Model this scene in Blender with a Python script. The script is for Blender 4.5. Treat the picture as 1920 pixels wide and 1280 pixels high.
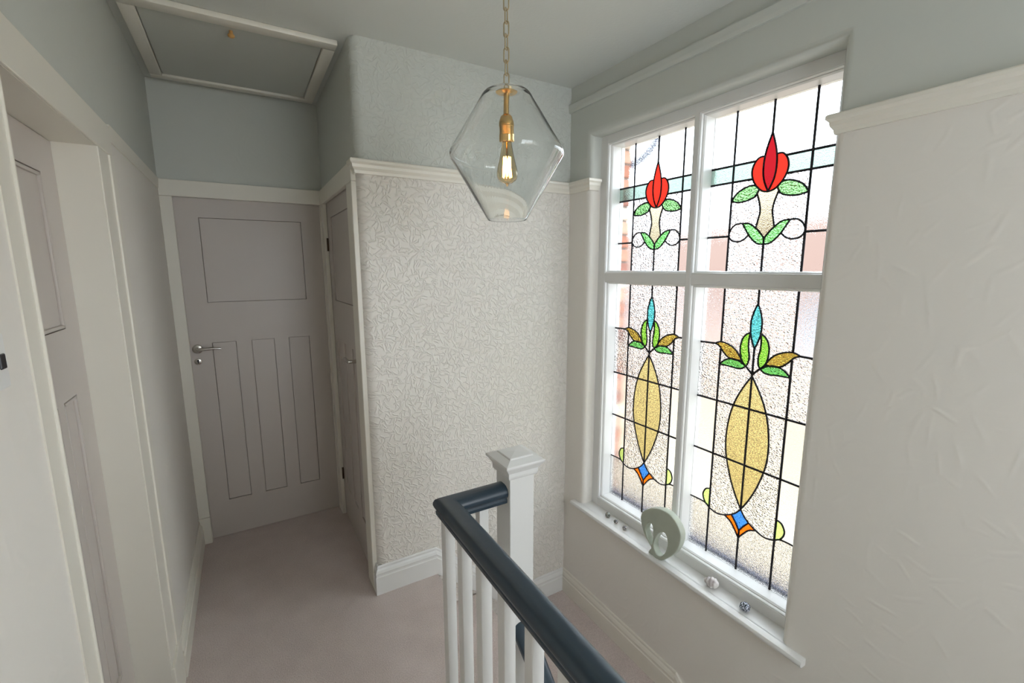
import bpy, bmesh, math, random
from mathutils import Vector, Matrix
from mathutils.geometry import delaunay_2d_cdt

for o in list(bpy.data.objects):
    bpy.data.objects.remove(o)
scn = bpy.context.scene
COL = scn.collection

# ------------------------------------------------------------------ camera
cd = bpy.data.cameras.new('camera')
cd.sensor_width = 36.0
cd.sensor_fit = 'HORIZONTAL'
cd.lens = 845.05 / 1920 * 36.0
cd.clip_start = 0.02
cam = bpy.data.objects.new('camera', cd)
COL.objects.link(cam)
R_ = Vector((0.85995034, -0.5103727, -0.00226373))
U_ = Vector((0.08420055, 0.13749596, 0.98691698))
F_ = Vector((0.50338423, 0.8488902, -0.16121336))
m = Matrix.Identity(4)
for i in range(3):
    m[i][0], m[i][1], m[i][2] = R_[i], U_[i], -F_[i]
m[0][3], m[1][3], m[2][3] = -0.4605, -2.0797, 1.6008
cam.matrix_world = m
scn.camera = cam

# ------------------------------------------------------------------ world, sun, exposure
w = bpy.data.worlds.new('sky')
scn.world = w
w.use_nodes = True
bg = w.node_tree.nodes['Background']
bg.inputs[0].default_value = (0.83, 0.915, 1.0, 1)
bg.inputs[1].default_value = 5.0
sd = bpy.data.lights.new('sun', 'SUN')
sd.energy = 2.0
sd.color = (1.0, 0.93, 0.82)
sd.angle = math.radians(4)
sun = bpy.data.objects.new('sun', sd)
COL.objects.link(sun)
sun.rotation_euler = Vector((0.55, 0.25, -0.80)).to_track_quat('-Z', 'Y').to_euler()
# added soft fill light behind the viewpoint, brightens the interior
ad = bpy.data.lights.new('rear_fill_light', 'AREA')
ad.shape = 'RECTANGLE'
ad.size, ad.size_y = 0.9, 1.4
ad.energy = 3.5
ad.color = (1.0, 0.94, 0.86)
al = bpy.data.objects.new('rear_fill_light', ad)
COL.objects.link(al)
al.location = (0.60, -3.36, 1.55)
al.rotation_euler = (math.radians(90), 0, 0)
scn.view_settings.view_transform = 'Standard'
scn.view_settings.look = 'None'
scn.view_settings.gamma = 1.0
scn.view_settings.use_curve_mapping = False
scn.view_settings.exposure = 0.34
cy = scn.cycles
cy.use_denoising = True
cy.max_bounces = 10
cy.diffuse_bounces = 4
cy.glossy_bounces = 3
cy.transmission_bounces = 9
cy.use_adaptive_sampling = True
cy.adaptive_threshold = 0.045
cy.transparent_max_bounces = 12
cy.sample_clamp_indirect = 8.0
cy.blur_glossy = 0.5


# ------------------------------------------------------------------ materials
def srgb(r, g, b):
    f = lambda c: (c / 255 / 12.92) if c / 255 <= 0.04045 else ((c / 255 + 0.055) / 1.055) ** 2.4
    return (f(r), f(g), f(b), 1)


class NT:
    def __init__(s, name):
        s.m = bpy.data.materials.new(name)
        s.m.use_nodes = True
        s.t = s.m.node_tree
        s.t.nodes.clear()
        s.out = s.n('ShaderNodeOutputMaterial')

    def n(s, t, **k):
        nd = s.t.nodes.new(t)
        for a, b in k.items():
            if a.startswith('i_'):
                key = a[2:].replace('_', ' ')
                nd.inputs[key].default_value = b
            else:
                setattr(nd, a, b)
        return nd

    def l(s, a, ao, b, bi):
        s.t.links.new(a.outputs[ao], b.inputs[bi])

    def math(s, op, a, b=None, c=None):
        nd = s.n('ShaderNodeMath', operation=op)
        for i, v in enumerate((a, b, c)):
            if v is None:
                continue
            if isinstance(v, tuple):
                s.l(v[0], v[1], nd, i)
            else:
                nd.inputs[i].default_value = v
        return nd


def plain(name, col, rough=0.5, metal=0.0, spec=0.5, var=0.03, scale=6.0, bump=0.0, bscale=120.0, coat=0.0):
    """painted or solid surface with a slight procedural unevenness"""
    t = NT(name)
    bs = t.n('ShaderNodeBsdfPrincipled')
    bs.inputs['Roughness'].default_value = rough
    bs.inputs['Metallic'].default_value = metal
    bs.inputs['Specular IOR Level'].default_value = spec
    bs.inputs['Coat Weight'].default_value = coat
    co = t.n('ShaderNodeTexCoord')
    nz = t.n('ShaderNodeTexNoise', i_Scale=scale, i_Detail=3.0)
    t.l(co, 'Object', nz, 'Vector')
    mx = t.n('ShaderNodeMix', data_type='RGBA')
    mx.inputs[6].default_value = tuple(c * (1 - var) for c in col[:3]) + (1,)
    mx.inputs[7].default_value = tuple(min(1, c * (1 + var)) for c in col[:3]) + (1,)
    t.l(nz, 0, mx, 0)
    t.l(mx, 2, bs, 'Base Color')
    if bump:
        n2 = t.n('ShaderNodeTexNoise', i_Scale=bscale, i_Detail=2.0)
        t.l(co, 'Object', n2, 'Vector')
        bp = t.n('ShaderNodeBump', i_Strength=bump, i_Distance=0.002)
        t.l(n2, 0, bp, 'Height')
        t.l(bp, 0, bs, 'Normal')
    t.l(bs, 0, t.out, 0)
    return t.m


SAGE = srgb(203, 205, 198)
CREAM = srgb(233, 228, 220)


def plaster(name, strength, dist, scale=26.0, low=CREAM, high=SAGE, split=2.05, fine=0.25, nlay=3):
    """worked plaster: short raised strokes; painted cream below the picture rail and sage above"""
    t = NT(name)
    bs = t.n('ShaderNodeBsdfPrincipled', i_Roughness=0.5)
    bs.inputs['Specular IOR Level'].default_value = 0.35
    geo = t.n('ShaderNodeNewGeometry')
    sx = t.n('ShaderNodeSeparateXYZ')
    t.l(geo, 'Position', sx, 0)
    st = t.math('GREATER_THAN', (sx, 2), split)
    mx = t.n('ShaderNodeMix', data_type='RGBA')
    mx.inputs[6].default_value = low
    mx.inputs[7].default_value = high
    t.l(st, 0, mx, 0)
    t.l(mx, 2, bs, 'Base Color')
    # short trowel strokes: one randomly turned dash in every cell of a few overlaid patterns
    ad_ = t.math('ADD', (sx, 0), (sx, 1))
    flat = t.n('ShaderNodeCombineXYZ')
    t.l(ad_, 0, flat, 0)
    t.l(sx, 2, flat, 1)
    wob = t.n('ShaderNodeTexNoise', i_Scale=scale * 0.9, i_Detail=1.0)
    t.l(geo, 'Position', wob, 'Vector')
    wv = t.n('ShaderNodeVectorMath', operation='MULTIPLY_ADD')
    wv.inputs[1].default_value = (0.02, 0.02, 0)
    t.l(wob, 1, wv, 0)
    t.l(flat, 0, wv, 2)
    layers = []
    for k_, (sc_, off) in enumerate(((1.0, 0.0), (1.23, 3.7), (0.83, 8.1))[:nlay]):
        vo = t.n('ShaderNodeTexVoronoi', voronoi_dimensions='2D', i_Scale=1.0)
        vm = t.n('ShaderNodeVectorMath', operation='MULTIPLY_ADD')
        vm.inputs[1].default_value = (scale * sc_,) * 3
        vm.inputs[2].default_value = (off, off * 1.7, 0)
        t.l(wv, 0, vm, 0)
        t.l(vm, 0, vo, 'Vector')
        df = t.n('ShaderNodeVectorMath', operation='SUBTRACT')
        t.l(vm, 0, df, 0)
        t.l(vo, 'Position', df, 1)
        sc2 = t.n('ShaderNodeSeparateColor')
        t.l(vo, 'Color', sc2, 0)
        an = t.math('MULTIPLY', (sc2, 0), 6.2832)
        rt = t.n('ShaderNodeVectorRotate', rotation_type='Z_AXIS')
        t.l(df, 0, rt, 'Vector')
        t.l(an, 0, rt, 'Angle')
        sp = t.n('ShaderNodeSeparateXYZ')
        t.l(rt, 0, sp, 0)
        ab = t.math('ABSOLUTE', (sp, 1))
        aw = t.math('MULTIPLY_ADD', (ab, 0), -6.5, 1.0)
        ab = t.n('ShaderNodeMapRange', interpolation_type='SMOOTHSTEP')
        t.l(aw, 0, ab, 'Value')
        al_ = t.math('ABSOLUTE', (sp, 0))
        al_ = t.math('MULTIPLY_ADD', (al_, 0), -3.0, 2.0)
        al_ = t.math('MAXIMUM', (al_, 0), 0.0)
        al_ = t.math('MINIMUM', (al_, 0), 1.0)
        layers.append(t.math('MULTIPLY', (ab, 0), (al_, 0)))
    c = layers[0] if layers else t.math('ADD', 0.0, 0.0)
    for l_ in layers[1:]:
        c = t.math('MAXIMUM', (c, 0), (l_, 0))
    n3 = t.n('ShaderNodeTexNoise', i_Scale=scale * 3.0, i_Detail=3.0)
    t.l(geo, 'Position', n3, 'Vector')
    c = t.math('MULTIPLY_ADD', (n3, 0), fine, (c, 0))
    dm = t.math('MULTIPLY_ADD', (st, 0), -0.5, 1.0)      # the upper part was worked more lightly
    c = t.math('MULTIPLY', (c, 0), (dm, 0))
    bp = t.n('ShaderNodeBump', i_Strength=strength, i_Distance=dist)
    t.l(c, 0, bp, 'Height')
    t.l(bp, 0, bs, 'Normal')
    t.l(bs, 0, t.out, 0)
    return t.m


def carpet():
    t = NT('carpet_taupe')
    bs = t.n('ShaderNodeBsdfPrincipled', i_Roughness=0.95)
    bs.inputs['Specular IOR Level'].default_value = 0.1
    bs.inputs['Sheen Weight'].default_value = 0.25
    geo = t.n('ShaderNodeNewGeometry')
    nz = t.n('ShaderNodeTexNoise', i_Scale=220.0, i_Detail=3.0)
    t.l(geo, 'Position', nz, 'Vector')
    n2 = t.n('ShaderNodeTexNoise', i_Scale=7.0, i_Detail=2.0)
    t.l(geo, 'Position', n2, 'Vector')
    s = t.math('MULTIPLY_ADD', (n2, 0), 0.35, (nz, 0))
    cr = t.n('ShaderNodeValToRGB')
    cr.color_ramp.elements[0].position = 0.35
    cr.color_ramp.elements[0].color = srgb(182, 166, 161)
    cr.color_ramp.elements[1].position = 0.95
    cr.color_ramp.elements[1].color = srgb(218, 204, 198)
    t.l(s, 0, cr, 0)
    t.l(cr, 0, bs, 'Base Color')
    bp = t.n('ShaderNodeBump', i_Strength=0.6, i_Distance=0.004)
    t.l(nz, 0, bp, 'Height')
    t.l(bp, 0, bs, 'Normal')
    t.l(bs, 0, t.out, 0)
    return t.m


def glass(name, col, rough, kind, bump, scale):
    """leaded glass: rough refraction, dimpled surface"""
    t = NT(name)
    rf = t.n('ShaderNodeBsdfRefraction', i_Roughness=rough, i_IOR=1.42)
    c = tuple(math.sqrt(max(0.0, x)) for x in col[:3]) + (1,)
    rf.inputs['Color'].default_value = c
    geo = t.n('ShaderNodeNewGeometry')
    if kind == 'hammered':
        mp = t.n('ShaderNodeMapping')
        mp.inputs['Scale'].default_value = (1, 1, 1.7)
        t.l(geo, 'Position', mp, 'Vector')
        tx = t.n('ShaderNodeTexVoronoi', i_Scale=scale, feature='SMOOTH_F1')
        tx.inputs['Smoothness'].default_value = 0.6
        t.l(mp, 0, tx, 'Vector')
    else:
        tx = t.n('ShaderNodeTexNoise', i_Scale=scale, i_Detail=1.5)
        t.l(geo, 'Position', tx, 'Vector')
    bp = t.n('ShaderNodeBump', i_Strength=bump, i_Distance=0.005)
    t.l(tx, 0, bp, 'Height')
    t.l(bp, 0, rf, 'Normal')
    t.l(rf, 0, t.out, 0)
    return t.m


def clear_glass(name, col=(1, 1, 1, 1), ior=1.45, rough=0.0):
    t = NT(name)
    bs = t.n('ShaderNodeBsdfPrincipled', i_Roughness=rough, i_IOR=ior)
    bs.inputs['Transmission Weight'].default_value = 1.0
    nz = t.n('ShaderNodeTexNoise', i_Scale=3.0)
    mx = t.n('ShaderNodeMix', data_type='RGBA')
    mx.inputs[6].default_value = tuple(c * 0.985 for c in col[:3]) + (1,)
    mx.inputs[7].default_value = col
    t.l(nz, 0, mx, 0)
    t.l(mx, 2, bs, 'Base Color')
    t.l(bs, 0, t.out, 0)
    return t.m


def emit(name, col, s):
    t = NT(name)
    e = t.n('ShaderNodeEmission', i_Strength=s)
    e.inputs[0].default_value = col
    t.l(e, 0, t.out, 0)
    return t.m


def mottled(name, c1, c2, scale, rough=0.3, metal=0.0, lo=0.45, hi=0.55):
    t = NT(name)
    bs = t.n('ShaderNodeBsdfPrincipled', i_Roughness=rough, i_Metallic=metal)
    co = t.n('ShaderNodeTexCoord')
    nz = t.n('ShaderNodeTexNoise', i_Scale=scale, i_Detail=2.0)
    t.l(co, 'Object', nz, 'Vector')
    cr = t.n('ShaderNodeValToRGB')
    cr.color_ramp.elements[0].position = lo
    cr.color_ramp.elements[0].color = c1
    cr.color_ramp.elements[1].position = hi
    cr.color_ramp.elements[1].color = c2
    t.l(nz, 0, cr, 0)
    t.l(cr, 0, bs, 'Base Color')
    t.l(bs, 0, t.out, 0)
    return t.m


M = {}
M['plaster_strokes'] = plaster('plaster_strokes', 1.0, 0.0026, scale=31.0, fine=0.22)
M['plaster_soft'] = plaster('plaster_soft', 0.15, 0.003, scale=15.0, fine=0.8, nlay=1)
M['plaster_plain'] = plaster('plaster_plain', 0.18, 0.003, scale=14.0, fine=0.8, nlay=1)
M['ceiling'] = plaster('ceiling_plaster', 0.35, 0.004, scale=30.0, nlay=0, fine=1.0, low=SAGE, high=srgb(217, 219, 214), split=0.0)
M['trim'] = plain('cream_gloss_paint', srgb(232, 227, 215), rough=0.35, var=0.015, bump=0.05, bscale=40)
M['white'] = plain('white_gloss_paint', srgb(230, 229, 226), rough=0.3, var=0.01, bump=0.04, bscale=40)
M['door'] = plain('greige_door_paint', srgb(200, 191, 184), rough=0.4, var=0.02, bump=0.06, bscale=50)
M['carpet'] = carpet()
M['rail'] = plain('slate_blue_satin_paint', srgb(48, 62, 74), rough=0.3, var=0.06, bump=0.1, bscale=60)
M['hatch'] = plain('hatch_paint', SAGE, rough=0.6, var=0.02)
M['chrome'] = plain('brushed_nickel', srgb(200, 196, 190), rough=0.25, metal=1.0, var=0.03)
M['brass'] = plain('brass', srgb(226, 188, 124), rough=0.22, metal=1.0, var=0.05)
M['chain'] = plain('antique_brass', srgb(200, 184, 152), rough=0.35, metal=1.0, var=0.06)
M['rust'] = plain('old_hinge_steel', srgb(84, 66, 52), rough=0.5, metal=0.6, var=0.2, scale=60)
M['wood'] = plain('varnished_pine', srgb(214, 162, 96), rough=0.45, var=0.12, scale=40)
M['lead'] = plain('lead_came', srgb(34, 32, 40), rough=0.5, metal=0.3, var=0.2, scale=60)
M['black'] = plain('black_plastic', srgb(26, 27, 32), rough=0.35, var=0.05)
M['steel'] = plain('steel_plate', srgb(176, 178, 184), rough=0.35, metal=0.5, var=0.03)
M['stone'] = plain('green_grey_stone', srgb(176, 182, 166), rough=0.45, var=0.10, scale=18, bump=0.2, bscale=90)
M['shell'] = mottled('banded_shell', srgb(226, 220, 216), srgb(168, 158, 156), 38, rough=0.35, lo=0.42, hi=0.62)
M['mosaic'] = mottled('mosaic_black_silver', srgb(28, 32, 42), srgb(206, 212, 224), 260, rough=0.2, metal=0.5, lo=0.47, hi=0.53)
M['mosaic_green'] = mottled('bead_grey_green', srgb(66, 72, 68), srgb(190, 192, 182), 240, rough=0.25, metal=0.3, lo=0.45, hi=0.58)
M['bead'] = mottled('bead_grey_white', srgb(74, 74, 78), srgb(206, 202, 198), 260, rough=0.25, metal=0.3, lo=0.45, hi=0.56)
M['lampglass'] = clear_glass('clear_blown_glass', (0.985, 0.995, 0.99, 1), 1.42)
M['bulbglass'] = clear_glass('amber_bulb_glass', (1.0, 0.90, 0.70, 1), 1.15)
M['filament'] = emit('glowing_filament', (1.0, 0.50, 0.13, 1), 90.0)
for i, c in enumerate([(170, 116, 96), (194, 156, 136), (212, 192, 174), (152, 106, 94), (184, 136, 116)]):
    M['brick%d' % i] = plain('brick_face_%d' % i, srgb(*c), rough=0.9, var=0.16, scale=30, bump=0.5, bscale=150)
M['mortar'] = plain('mortar', srgb(120, 116, 110), rough=0.95, var=0.1, scale=40, bump=0.4)
M['outsill'] = plain('shade_blue_outer_sill', srgb(70, 82, 112), rough=0.6, var=0.1)  # dark blue of the sill's shadow put into its base colour
M['farbrick'] = plain('far_brick', srgb(138, 116, 107), rough=0.95, var=0.1, scale=3)
M['render'] = plain('cream_render', srgb(152, 143, 124), rough=0.9, var=0.03, bump=0.4)
M['concrete'] = plain('pale_concrete', srgb(190, 181, 163), rough=0.95, var=0.05)
M['rooftile'] = plain('roof_tile', srgb(100, 78, 68), rough=0.9, var=0.12, scale=20)
M['winglass'] = plain('window_dark_glass', srgb(90, 104, 116), rough=0.1, var=0.05)

M['g_clear'] = glass('glass_clear_stippled', (0.97, 0.98, 0.98), 0.04, 'stipple', 0.09, 330)
M['g_side'] = glass('glass_clear_side_strip', (0.95, 0.96, 0.96), 0.05, 'stipple', 0.30, 260)
M['g_stip'] = glass('glass_clear_coarse_stippled', (0.96, 0.96, 0.95), 0.08, 'stipple', 0.9, 300)
M['g_ham'] = glass('glass_clear_hammered', (0.96, 0.96, 0.96), 0.08, 'hammered', 1.0, 125)
M['g_aqua'] = glass('glass_pale_aqua', (0.20, 0.27, 0.23), 0.10, 'stipple', 0.35, 330)
M['g_red'] = glass('glass_red', (0.33, 0.011, 0.006), 0.20, 'stipple', 0.2, 200)
M['g_dred'] = glass('glass_deep_red', (0.14, 0.004, 0.006), 0.20, 'stipple', 0.2, 200)
M['g_green'] = glass('glass_leaf_green', (0.17, 0.60, 0.15), 0.10, 'hammered', 1.0, 115)
M['g_pgreen'] = glass('glass_pale_green', (0.15, 0.35, 0.12), 0.10, 'hammered', 1.0, 115)
M['g_lgreen'] = glass('glass_bright_green', (0.30, 0.78, 0.09), 0.10, 'hammered', 1.0, 115)
M['g_olive'] = glass('glass_olive_brown', (0.48, 0.36, 0.07), 0.10, 'hammered', 1.0, 115)
M['g_cream'] = glass('glass_cream', (0.34, 0.30, 0.20), 0.22, 'stipple', 0.3, 260)
M['g_turq'] = glass('glass_turquoise', (0.12, 0.66, 0.72), 0.10, 'hammered', 1.0, 115)
M['g_yellow'] = glass('glass_honey_yellow', (0.93, 0.78, 0.34), 0.22, 'stipple', 1.0, 420)
M['g_blue'] = glass('glass_cobalt_blue', (0.06, 0.27, 0.96), 0.14, 'stipple', 0.8, 180)
M['g_orange'] = glass('glass_orange', (0.96, 0.19, 0.012), 0.16, 'stipple', 0.6, 180)
M['g_lime'] = glass('glass_lime', (0.58, 0.84, 0.28), 0.14, 'stipple', 0.4, 260)


# ------------------------------------------------------------------ mesh helpers
class MB:
    def __init__(s):
        s.v = []
        s.f = []

    def add(s, vs, fs):
        b = len(s.v)
        s.v += [tuple(p) for p in vs]
        s.f += [tuple(i + b for i in q) for q in fs]
        return s

    def box(s, x0, x1, y0, y1, z0, z1, bev=0.0, seg=2):
        x0, x1 = min(x0, x1), max(x0, x1)
        y0, y1 = min(y0, y1), max(y0, y1)
        z0, z1 = min(z0, z1), max(z0, z1)
        vs = [(x, y, z) for x in (x0, x1) for y in (y0, y1) for z in (z0, z1)]
        fs = [(0, 1, 3, 2), (4, 6, 7, 5), (0, 4, 5, 1), (2, 3, 7, 6), (0, 2, 6, 4), (1, 5, 7, 3)]
        if bev > 0:
            bm = bmesh.new()
            bv = [bm.verts.new(p) for p in vs]
            for q in fs:
                bm.faces.new([bv[i] for i in q])
            bmesh.ops.bevel(bm, geom=bm.edges[:], offset=bev, segments=seg, affect='EDGES', profile=0.5)
            bm.verts.index_update()
            vs = [tuple(v.co) for v in bm.verts]
            fs = [tuple(v.index for v in f.verts) for f in bm.faces]
            bm.free()
        return s.add(vs, fs)

    def loft(s, rings, cap=True, closed=False):
        """connect rings with equal counts"""
        n = len(rings[0])
        vs = [p for r in rings for p in r]
        fs = []
        k = len(rings)
        for i in range(k if closed else k - 1):
            a, b = i * n, ((i + 1) % k) * n
            for j in range(n):
                j2 = (j + 1) % n
                fs.append((a + j, a + j2, b + j2, b + j))
        if cap and not closed:
            fs.append(tuple(range(n - 1, -1, -1)))
            fs.append(tuple((k - 1) * n + j for j in range(n)))
        return s.add(vs, fs)

    def lathe(s, prof, c, n=32, cap=False):
        """prof [(r, z)] around a vertical axis at c"""
        rings = []
        for r, z in prof:
            rings.append([(c[0] + r * math.cos(2 * math.pi * j / n), c[1] + r * math.sin(2 * math.pi * j / n), c[2] + z) for j in range(n)])
        return s.loft(rings, cap=cap)

    def tube(s, path, r, n=8, closed=False):
        P = [Vector(p) for p in path]
        k = len(P)
        rings = []
        up = None
        for i in range(k):
            if closed:
                t = (P[(i + 1) % k] - P[i - 1]).normalized()
            else:
                t = (P[min(i + 1, k - 1)] - P[max(i - 1, 0)]).normalized()
            if up is None:
                up = t.orthogonal().normalized()
            up = (up - t * up.dot(t)).normalized()
            sd_ = t.cross(up)
            rr = r[i] if isinstance(r, (list, tuple)) else r
            rings.append([P[i] + (up * math.cos(a) + sd_ * math.sin(a)) * rr for a in [2 * math.pi * j / n for j in range(n)]])
        return s.loft(rings, cap=not closed, closed=closed)

    def sweep(s, prof, path):
        """moulding: closed profile [(offset to the right of travel, dz)] along path [(x, y, z)], mitred in plan"""
        P = [Vector(p) for p in path]
        rings = []
        for i in range(len(P)):
            ns = []
            for a, b in ((i - 1, i), (i, i + 1)):
                if a >= 0 and b < len(P):
                    d = P[b] - P[a]
                    d = Vector((d.x, d.y, 0)).normalized()
                    ns.append(Vector((d.y, -d.x, 0)))
            nn = ns[0] if len(ns) == 1 else (ns[0] + ns[1]) / (1 + ns[0].dot(ns[1]))
            rings.append([P[i] + nn * o + Vector((0, 0, z)) for o, z in prof])
        return s.loft(rings)

    def build(s, name, mat, parent=None, smooth=False, label=None, cat=None, kind=None, group=None, angle=None):
        me = bpy.data.meshes.new(name)
        me.from_pydata(s.v, [], s.f)
        me.update()
        bm = bmesh.new()
        bm.from_mesh(me)
        bmesh.ops.recalc_face_normals(bm, faces=bm.faces[:])
        bm.to_mesh(me)
        bm.free()
        me.materials.append(M[mat] if isinstance(mat, str) else mat)
        if smooth:
            for p in me.polygons:
                p.use_smooth = True
            if angle:
                try:
                    me.set_sharp_from_angle(angle=math.radians(angle))
                except Exception:
                    pass
        o = bpy.data.objects.new(name, me)
        COL.objects.link(o)
        if parent:
            o.parent = parent
            o.matrix_parent_inverse = world_inv(parent)
        tag(o, label, cat, kind, group)
        return o


LOC = {}


def world_inv(o):
    return Matrix.Translation(-Vector(LOC.get(o.name, (0, 0, 0))))


def tag(o, label=None, cat=None, kind=None, group=None):
    if label:
        o['label'] = label
    if cat:
        o['category'] = cat
    if kind:
        o['kind'] = kind
    if group:
        o['group'] = group
    return o


def empty(name, loc, label, cat, kind=None, group=None):
    o = bpy.data.objects.new(name, None)
    o.empty_display_size = 0.1
    o.location = loc
    COL.objects.link(o)
    LOC[o.name] = loc
    return tag(o, label, cat, kind, group)


def copy_part(src, parent, dx=0, dy=0, dz=0):
    c = src.copy()
    COL.objects.link(c)
    c.parent = parent
    c.matrix_parent_inverse = src.matrix_parent_inverse.copy()
    c.location = Vector(src.location) + Vector((dx, dy, dz))
    return c


# ------------------------------------------------------------------ main dimensions (metres)
XL, XW, YB, ZR, ZC = -0.796, 1.149, 0.956, 2.06, 2.55
YREAR = -3.3
ZG = -2.75                       # ground floor level
ZLOW = -0.43                     # quarter landing, two risers down
WY0, WY1, WZ0, WZ1 = -1.318, -0.170, 0.205, 2.272   # window opening
XF, XG = 1.222, 1.305            # frame front, glass plane

# ------------------------------------------------------------------ floor and stairs
f = MB()
f.box(XL - 0.1, 0.045, YREAR, -0.885, -0.22, 0)
f.box(XL - 0.1, 0.300, -0.885, 0.0, -0.22, 0)
f.box(XL - 0.1, 0.0, 0.0, YB + 0.12, -0.22, 0)
f.box(0.0, 1.2, 0.09, YB + 0.12, -0.22, 0)
f.build('floor', 'carpet', label='taupe carpeted upper landing floor running to the far door', cat='floor', kind='structure')
st = MB()
st.box(0.300, 0.555, -0.885, 0.0, ZLOW - 0.2, -0.215, bev=0.012)
st.box(0.555, XW, -0.885, 0.0, ZLOW - 0.2, ZLOW)
st.box(0.300, 0.56, -0.885, 0.0, ZLOW - 0.2, ZLOW)
y, z = -0.885, ZLOW
k = 0
while z - 0.21 > ZG + 0.05:
    z -= 0.21
    st.box(0.300, XW, y - 0.26, y, z - 0.22, z)
    y -= 0.25
    k += 1
st.build('stairs', 'carpet', label='taupe carpeted stair steps and quarter landing beneath the leaded window', cat='stairs', kind='structure')
f = MB()
f.box(XL, XW + 0.1, YREAR, 0.0, ZG - 0.1, ZG)
f.build('floor_lower', 'carpet', label='carpeted ground floor hall below the stairwell', cat='floor', kind='structure')
f = MB()
f.box(0.045, 0.300, YREAR, -0.93, ZG, -0.23)
f.box(0.03, 0.06, YREAR, -0.885, -0.26, -0.001)
f.box(0.03, 0.30, -0.90, -0.86, -0.30, -0.001)
f.build('wall_stairwell', 'trim', label='cream apron and stair string under the landing balustrade', cat='wall', kind='structure')

# ------------------------------------------------------------------ walls
f = MB()
D1Y0, D1Y1, D1Z = -0.905, -0.262, 1.958
f.box(XL - 0.2, XL, YREAR, D1Y0, ZG, ZC)
f.box(XL - 0.2, XL, D1Y1, YB + 0.2, -0.2, ZC)
f.box(XL - 0.2, XL, D1Y0, D1Y1, D1Z, ZC)
f.box(XL - 0.2, XL, D1Y0, D1Y1, ZG, 0)
f.build('wall_left', 'plaster_plain', label='left plaster wall, cream below and sage above the door head', cat='wall', kind='structure')
f = MB()
D2X0, D2X1, D2Z = -0.745, -0.018, 1.98
f.box(XL, D2X0, YB, YB + 0.12, -0.2, ZC)
f.box(D2X1, 0.12, YB, YB + 0.12, -0.2, ZC)
f.box(D2X0, D2X1, YB, YB + 0.12, D2Z, ZC)
f.box(0.12, 1.2, YB, YB + 0.12, -0.2, ZC)
f.box(1.14, 1.2, 0.10, YB, -0.2, ZC)
f.box(XL - 0.2, 0.12, YB + 0.5, YB + 0.55, -0.2, ZC)
f.build('wall_back', 'plaster_plain', label='sage wall at the end of the landing above the far door', cat='wall', kind='structure')
f = MB()
D3Y0, D3Y1 = 0.142, 0.865
f.box(0.0, 0.12, D3Y1, YB, -0.2, ZC)
f.box(0.0, 0.12, 0.10, D3Y0, -0.2, ZC)
f.box(0.0, 0.12, D3Y0, D3Y1, 1.985, ZC)
f.build('wall_side', 'plaster_plain', label='short side wall holding the narrow cupboard door', cat='wall', kind='structure')
# textured wall with rounded outer corner
rr = 0.04
pts = [(0.0, 0.10)]
for i in range(9):
    a = math.pi + i / 8 * math.pi / 2
    pts.append((rr + rr * math.cos(a), rr + rr * math.sin(a)))
pts += [(XW + 0.05, 0.0), (XW + 0.05, 0.10)]
f = MB()
f.loft([[(x_, y_, -1.2) for x_, y_ in pts], [(x_, y_, ZC) for x_, y_ in pts]])
f.build('wall_middle', 'plaster_strokes', smooth=True, angle=30, label='heavily textured plaster wall facing the stairs behind the newel post', cat='wall', kind='structure')

# window wall with rounded opening
f = MB()


def rect_ring(x_, off):
    return [(x_, WY0 - off, WZ0 - off), (x_, WY1 + off, WZ0 - off), (x_, WY1 + off, WZ1 + off), (x_, WY0 - off, WZ1 + off)]


rr = 0.028
rings = [rect_ring(XW, rr)]
for i in range(1, 7):
    a = i / 6 * math.pi / 2
    rings.append(rect_ring(XW + rr - rr * math.cos(a), rr - rr * math.sin(a)))
rings.append(rect_ring(1.33, 0.0))
f.loft(rings, cap=False)
ob = [(XW, YREAR, ZG), (XW, 0.02, ZG), (XW, 0.02, ZC), (XW, YREAR, ZC)]
r0 = rings[0]
f.add(ob + r0, [(0, 1, 5, 4), (1, 2, 6, 5), (2, 3, 7, 6), (3, 0, 4, 7)])
ob2 = [(1.33, p[1], p[2]) for p in ob]
r1 = rings[-1]
f.add(ob2 + r1, [(0, 4, 5, 1), (1, 5, 6, 2), (2, 6, 7, 3), (3, 7, 4, 0)])
f.add(ob + ob2, [(0, 1, 5, 4), (1, 2, 6, 5), (2, 3, 7, 6), (3, 0, 4, 7)])
wr = f.build('wall_right', 'plaster_soft', smooth=True, angle=50, label='right plaster wall around the leaded window, cream below and sage above', cat='wall', kind='structure')

# unseen rear wall behind the camera, opening made up for the fill light
RD0, RD1 = 0.13, 1.07
f = MB()
f.box(XL - 0.2, RD0, YREAR - 0.12, YREAR, ZG, ZC)
f.box(RD1, XW + 0.2, YREAR - 0.12, YREAR, ZG, ZC)
f.box(RD0, RD1, YREAR - 0.12, YREAR, 2.27, ZC)
f.box(RD0, RD1, YREAR - 0.12, YREAR, ZG, 0.83)
f.build('wall_rear', 'plaster_plain', label='wall behind the viewpoint with an opening added for the fill light', cat='wall', kind='structure')
f = MB()
f.box(XL - 0.2, XW + 0.18, YREAR - 0.12, YB + 0.15, ZC, ZC + 0.15)
f.build('ceiling', 'ceiling', label='pale sage stippled plaster ceiling', cat='ceiling', kind='structure')

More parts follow.
